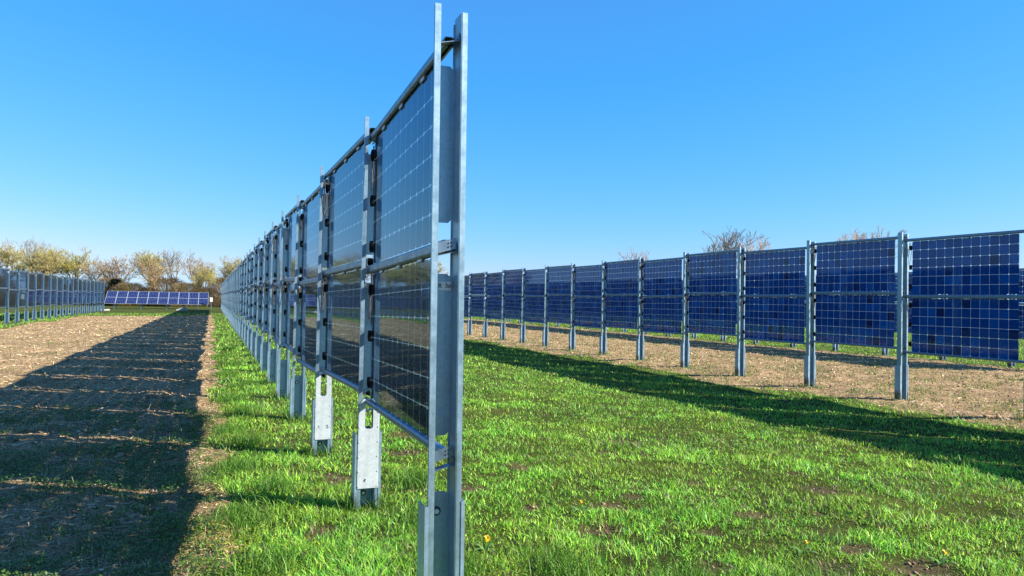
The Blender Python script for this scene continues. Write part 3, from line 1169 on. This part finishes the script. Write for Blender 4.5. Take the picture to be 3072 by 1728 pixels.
def blades(name, x, y, r, h, w, cols, lean, mat, z=None):
    n = len(x)
    z = ground_z(x, y) - .006 if z is None else z
    az = rng.random(n) * 2 * np.pi
    fa = rng.random(n) * 2 * np.pi
    dx, dy = np.cos(az), np.sin(az)
    sx, sy = np.cos(fa) * w / 2, np.sin(fa) * w / 2
    l1 = lean * h * .32
    l2 = lean * h
    zz = h * np.sqrt(np.clip(1 - (lean * .6) ** 2, .12, 1))
    V = np.zeros((n, 5, 3))
    V[:, 0] = np.stack([x - sx, y - sy, z], 1)
    V[:, 1] = np.stack([x + sx, y + sy, z], 1)
    V[:, 2] = np.stack([x + sx * .85 + dx * l1, y + sy * .85 + dy * l1, z + zz * .6], 1)
    V[:, 3] = np.stack([x - sx * .85 + dx * l1, y - sy * .85 + dy * l1, z + zz * .6], 1)
    V[:, 4] = np.stack([x + dx * l2, y + dy * l2, z + zz], 1)
    b = (np.arange(n) * 5)[:, None]
    F = np.concatenate([b + [0, 1, 2, 3], b + [3, 2, 4]], 1).ravel()
    lt = np.tile([4, 3], n)
    C = np.repeat(cols, 5, 0)
    o = obj(name, np_mesh(name, V.reshape(-1, 3), F, lt, mat, C))
    o['kind'] = 'stuff'
    return o

def pick(n, pal, wts):
    pal = np.array(pal)
    i = rng.choice(len(pal), n, p=np.array(wts) / sum(wts))
    return pal[i] * (rng.random((n, 1)) ** 1.3 * .8 + .62) * .66

# grass
x, y, r = sector_points(800000, 2.7, 75, -22, 72, -1.0)
g = grass_mask(x, y)
pm = patch_mask(x, y)
dens = np.clip(-.05 + 1.6 * (vnoise(x, y, .16, 41) * .6 + vnoise(x, y, .5, 42) * .4), 0, 1)
keep = (rng.random(len(x)) < g * (1 - .93 * pm) * dens) & (np.abs(x - XB) > .0)
# thin sprouting of grass on the stubble
x, y, r, pm = x[keep], y[keep], r[keep], pm[keep]
n = len(x)
near_row = np.exp(-((x - .75) / .55) ** 2) * (y < 60)
tuft = vnoise(x, y, .22, 43) * .6 + vnoise(x, y, .8, 44) * .4
big_t = np.clip(vnoise(x, y, .35, 47) * 1.8 - .75, 0, 1)
h = (.017 + .037 * rng.random(n)) * (.38 + .85 * tuft + .8 * big_t) * (1 + .5 * near_row * tuft) * (1 + r / 60)
w = (.0035 + .0042 * rng.random(n)) * np.clip((r / 4.5) ** .62, .8, 6)
yell = np.clip(vnoise(x, y, .7, 45) * 1.4 - .55, 0, 1)
c_g = 1.55 * pick(n, [(.18, .46, .04), (.26, .55, .05), (.09, .30, .03), (.42, .65, .08), (.24, .48, .14)], [3, 3, 2, 2, 1])
c_y = 1.4 * pick(n, [(.42, .46, .03), (.46, .42, .08), (.34, .40, .03)], [3, 1, 2])
mixk = (yell * .55 * (rng.random(n) < .7))[:, None]
c = c_g * (1 - mixk) + c_y * mixk
c = c * (.55 + .6 * vnoise(x, y, .45, 48) + .35 * vnoise(x, y, .13, 49))[:, None]
dry = rng.random(n) < .055 + .10 * (vnoise(x, y, 1.1, 46) > .62) + .5 * (pm > .25)
c[dry] = pick(int(dry.sum()), [(.42, .33, .18), (.34, .25, .13), (.5, .42, .26)], [2, 2, 1])
lean = np.clip(rng.normal(.8, .4, n), .05, 1.6)
print('BLADES', n)
blades('grass', x, y, r, h, w, c, lean, GRASS_M)

# taller tufts by the posts of the middle row and along its edge
tx, ty = [], []
for (a, b, k) in [(.35, 4.6, 1), (.25, 5.6, 1), (.5, 6.4, 1), (.3, 7.4, 1), (.42, 8.6, 1), (.2, 9.4, 1), (.45, 10.8, 1), (.3, 12.1, 1), (1.5, 5.0, 1), (1.7, 6.3, 1), (2.0, 4.0, 1), (1.35, 4.2, 1), (3.3, 3.2, 1), (2.6, 3.5, 1), (.6, 14, 1), (.3, 16, 1), (.45, 18.5, 1), (.3, 21, 1), (.55, 24, 1)]:
    kk = 420
    tx.append(a + rng.normal(0, .11, kk))
    ty.append(b + rng.normal(0, .16, kk))
for p_ in posts1[:14]:
    kk = 170
    a_ = rng.random(kk) * 6.28
    tx.append(p_[0] + np.cos(a_) * rng.uniform(.09, .2, kk))
    ty.append(p_[1] + .05 + np.sin(a_) * rng.uniform(.08, .2, kk))
for p_ in list(postsR.values())[2:14]:
    kk = 60
    a_ = rng.random(kk) * 6.28
    tx.append(p_[0] + np.cos(a_) * rng.uniform(.1, .3, kk))
    ty.append(p_[1] + .05 + np.sin(a_) * rng.uniform(.1, .3, kk))
tx, ty = np.concatenate(tx), np.concatenate(ty)
n = len(tx)
blades('tall_grass', tx, ty, None, .07 + .10 * rng.random(n), .004 + .003 * rng.random(n),
       1.5 * pick(n, [(.11, .23, .025), (.13, .29, .03), (.17, .30, .05), (.06, .16, .02)], [3, 3, 1, 2]), np.clip(rng.normal(.6, .3, n), .1, 1.4), GRASS_M)

# sprouts of green on the stubble, right and left
x, y, r = sector_points(260000, 3.2, 60, -26, 72, -.8)
g = grass_mask(x, y)
pn = vnoise(x, y, .5, 51) * .55 + vnoise(x, y, .16, 52) * .45
nearL = np.clip((7.5 - y) / 4, 0, 1) * (x < .3)
thr = .63 - .14 * nearL - .17 * (x > 9)
keep = (g < .5) & (rng.random(len(x)) < np.clip((pn - thr) / .06, 0, 1) * .8)
x, y, r = x[keep], y[keep], r[keep]
n = len(x)
blades('sprouting_grass', x, y, r, (.02 + .05 * rng.random(n)) * (1 + .5 * (x > 9)), (.004 + .003 * rng.random(n)) * np.clip((r / 4.5) ** .6, .8, 5),
       1.4 * pick(n, [(.10, .2, .03), (.13, .24, .035), (.2, .28, .05), (.07, .15, .03)], [3, 3, 2, 2]), np.clip(rng.normal(.7, .35, n), .1, 1.6), GRASS_M)

# small-leaved weeds (chickweed-like) beside the middle row and in the near stubble
def leaves(name, x, y, size, cols, hmax):
    n = len(x)
    z = ground_z(x, y) + rng.random(n) ** 1.2 * hmax
    az = rng.random(n) * 2 * np.pi
    up = rng.normal(.35, .3, n)
    a = np.stack([np.cos(az) * np.cos(up), np.sin(az) * np.cos(up), np.sin(up)], 1)
    b = np.stack([-np.sin(az), np.cos(az), rng.normal(0, .25, n)], 1)
    P = np.stack([x, y, z], 1)
    s = size[:, None]
    V = np.stack([P, P + a * s * .5 + b * s * .33, P + a * s, P + a * s * .5 - b * s * .33], 1)
    F = np.arange(4 * n)
    o = obj(name, np_mesh(name, V.reshape(-1, 3), F, np.full(n, 4), LEAF_M, np.repeat(cols, 4, 0)))
    o['kind'] = 'stuff'
n0 = 90000
x = rng.uniform(-.35, 1.5, n0)
y = 3.0 + 9.5 * rng.random(n0) ** 1.8
k = vnoise(x, y, .3, 61) * .6 + vnoise(x, y, .1, 62) * .4
b_ = np.exp(-((x - (.12 + .25 * np.clip((6 - y) / 3, 0, 1))) / .42) ** 2)
keep = rng.random(n0) < np.clip((k + b_ * .42 - .72) / .08, 0, 1)
x, y = x[keep], y[keep]
n = len(x)
yk = np.clip(vnoise(x, y, .55, 63) * 2 - .7, 0, 1)[:, None]
leaves('low_weeds', x, y, .008 + .012 * rng.random(n), 1.5 * pick(n, [(.15, .27, .03), (.11, .22, .03)], [1, 1]) * (1 - yk) + 1.5 * pick(n, [(.34, .38, .03), (.27, .34, .04)], [1, 1]) * yk, .05)
n0 = 170000
x = rng.uniform(-3.2, .1, n0)
y = 3.2 + 9 * rng.random(n0) ** 1.5
k = vnoise(x, y, .55, 64) * .6 + vnoise(x, y, .14, 65) * .4
keep = rng.random(n0) < np.clip((k - .47 - .06 * np.clip((y - 6.5) / 2, 0, 1.6)) / .06, 0, 1)
x, y = x[keep], y[keep]
n = len(x)
print('WEED', n)
leaves('field_weeds', x, y, .010 + .016 * rng.random(n), 1.5 * pick(n, [(.08, .18, .035), (.11, .22, .035), (.06, .13, .04)], [2, 2, 1]), .05)

# straw litter on the stubble
x, y, r = sector_points(330000, 3.0, 70, -28, 74, -.9)
g = grass_mask(x, y)
k = vnoise(x, y, .35, 71) * .5 + vnoise(x, y, .1, 72) * .5
keep = (g < .6) & (rng.random(len(x)) < np.clip(.25 + 1.2 * k, 0, 1))
x, y, r = x[keep], y[keep], r[keep]
n = len(x)
L_ = (.02 + .07 * rng.random(n) ** 2) * np.clip((r / 6) ** .35, .8, 2)
wd = (.0025 + .0025 * rng.random(n)) * np.clip((r / 4.5) ** .75, .8, 7)
az = rng.random(n) * np.pi * 2
pz = np.where(rng.random(n) < .03, rng.uniform(.4, 1.2, n), rng.normal(.06, .12, n))
pz = np.where((rng.random(n) < .02) & (r < 12), 1.2, pz)
d = np.stack([np.cos(az) * np.cos(pz), np.sin(az) * np.cos(pz), np.sin(pz)], 1) * L_[:, None]
s = np.stack([-np.sin(az), np.cos(az), rng.normal(0, .5, n)], 1) * wd[:, None] / 2
P = np.stack([x, y, ground_z(x, y) + .004 + .008 * rng.random(n)], 1)
V = np.stack([P - s, P + s, P + s * .8 + d, P - s * .8 + d], 1)
cols = pick(n, [(.62, .45, .24), (.50, .35, .19), (.74, .59, .36), (.32, .21, .12)], [3, 3, 2, 2]) * 1.3
o = obj('straw_litter', np_mesh('straw_litter', V.reshape(-1, 3), np.arange(4 * n), np.full(n, 4), STRAW_M, np.repeat(cols, 4, 0)))
o['kind'] = 'stuff'
print('STRAW', n)

# soil clods: small uneven lumps
cl_v = np.array([(1, 0, 0), (-1, 0, 0), (0, 1, 0), (0, -1, 0), (0, 0, 1), (0, 0, -1)], float)
cl_f = np.array([(0, 2, 4), (2, 1, 4), (1, 3, 4), (3, 0, 4), (2, 0, 5), (1, 2, 5), (3, 1, 5), (0, 3, 5)])
x, y, r = sector_points(60000, 3.0, 30, -28, 74, -1.0)
g = grass_mask(x, y)
pm = patch_mask(x, y)
keep = ((g < .4) & (rng.random(len(x)) < .4)) | ((pm > .5) & (rng.random(len(x)) < .6) & (x > .4))
x, y, r = x[keep], y[keep], r[keep]
n = len(x)
sz = (.004 + .018 * rng.random(n) ** 4) * np.clip((r / 5) ** .4, .9, 2)
V = cl_v[None] * rng.uniform(.6, 1.25, (n, 6, 1)) * sz[:, None, None]
ra = rng.random(n) * 6.28
ca, sa = np.cos(ra)[:, None], np.sin(ra)[:, None]
V = np.stack([V[:, :, 0] * ca - V[:, :, 1] * sa, V[:, :, 0] * sa + V[:, :, 1] * ca, V[:, :, 2] * .7], 2)
V += np.stack([x, y, ground_z(x, y) + sz * .2], 1)[:, None]
F = (cl_f[None] + (np.arange(n) * 6)[:, None, None]).reshape(-1)
cols = 1.5 * pick(n, [(.24, .16, .105), (.30, .2, .13), (.19, .125, .082), (.42, .36, .28)], [3, 3, 2, .3])
o = obj('soil_clods', np_mesh('soil_clods', V.reshape(-1, 3), F, np.full(8 * n, 3), SOIL_M, np.repeat(cols, 6, 0)))
o['kind'] = 'stuff'

# ------------------------------------------------------------------ dandelions
YEL = mat_plain('dandelion_yellow', (.55, .38, .005), .6)
GRN = mat_plain('dandelion_green', (.09, .2, .03), .5)
def dandelion(x, y, s, label):
    e = obj('dandelion', None, None, (x, y, gz(x, y)))
    tag(e, label, 'flower', 'dandelions in the grass')
    hd = MB()
    for ring, (rr, zz, k) in enumerate(((.021, .0, 18), (.016, .005, 14), (.009, .009, 9))):
        for i in range(k):
            a = 2 * math.pi * i / k + ring * .3
            ca_, sa_ = math.cos(a), math.sin(a)
            wv_ = .0035
            hd.add([(ca_ * .002 - sa_ * wv_ * .4, sa_ * .002 + ca_ * wv_ * .4, zz), (ca_ * .002 + sa_ * wv_ * .4, sa_ * .002 - ca_ * wv_ * .4, zz), (ca_ * rr + sa_ * wv_, sa_ * rr - ca_ * wv_, zz + .004), (ca_ * rr - sa_ * wv_, sa_ * rr + ca_ * wv_, zz + .004)], [(0, 1, 2, 3)])
    o = obj('flower_head', hd.mesh('flower_head', YEL), e, (.01, -.01, .085), (math.radians(38), 0, math.radians(-20)))
    o.scale = (s, s, s)
    obj('stem', MB().tube([(0, 0, -.01), (.004, -.002, .045), (.01, -.01, .085)], .0024, 6).mesh('stem', GRN), e)
    for i in range(4):
        a = i * 1.6 + .4
        lf = MB()
        pts = [(0, .003), (.25, .012), (.4, .007), (.6, .015), (.75, .009), (1, .0)]
        vs_ = []
        for t, w_ in pts:
            for sg_ in (-1, 1):
                vs_.append((t * .1, sg_ * w_, .005 + .03 * math.sin(t * 2.4)))
        lf.add(vs_, [(2 * q, 2 * q + 2, 2 * q + 3, 2 * q + 1) for q in range(5)])
        obj('leaf', lf.mesh('leaf', GRN), e, (0, 0, 0), (0, 0, a))
dandelion(1.665, 4.5, 1.15, 'yellow dandelion in the grass right beside the nearest post foot')
dandelion(2.66, 5.1, .7, 'small yellow dandelion in the mid-right grass near a dry patch')
dandelion(4.35, 3.35, .8, 'yellow dandelion in the grass at the lower right corner')
dandelion(3.6, 3.75, .6, 'tiny yellow dandelion in the grass along the bottom edge')
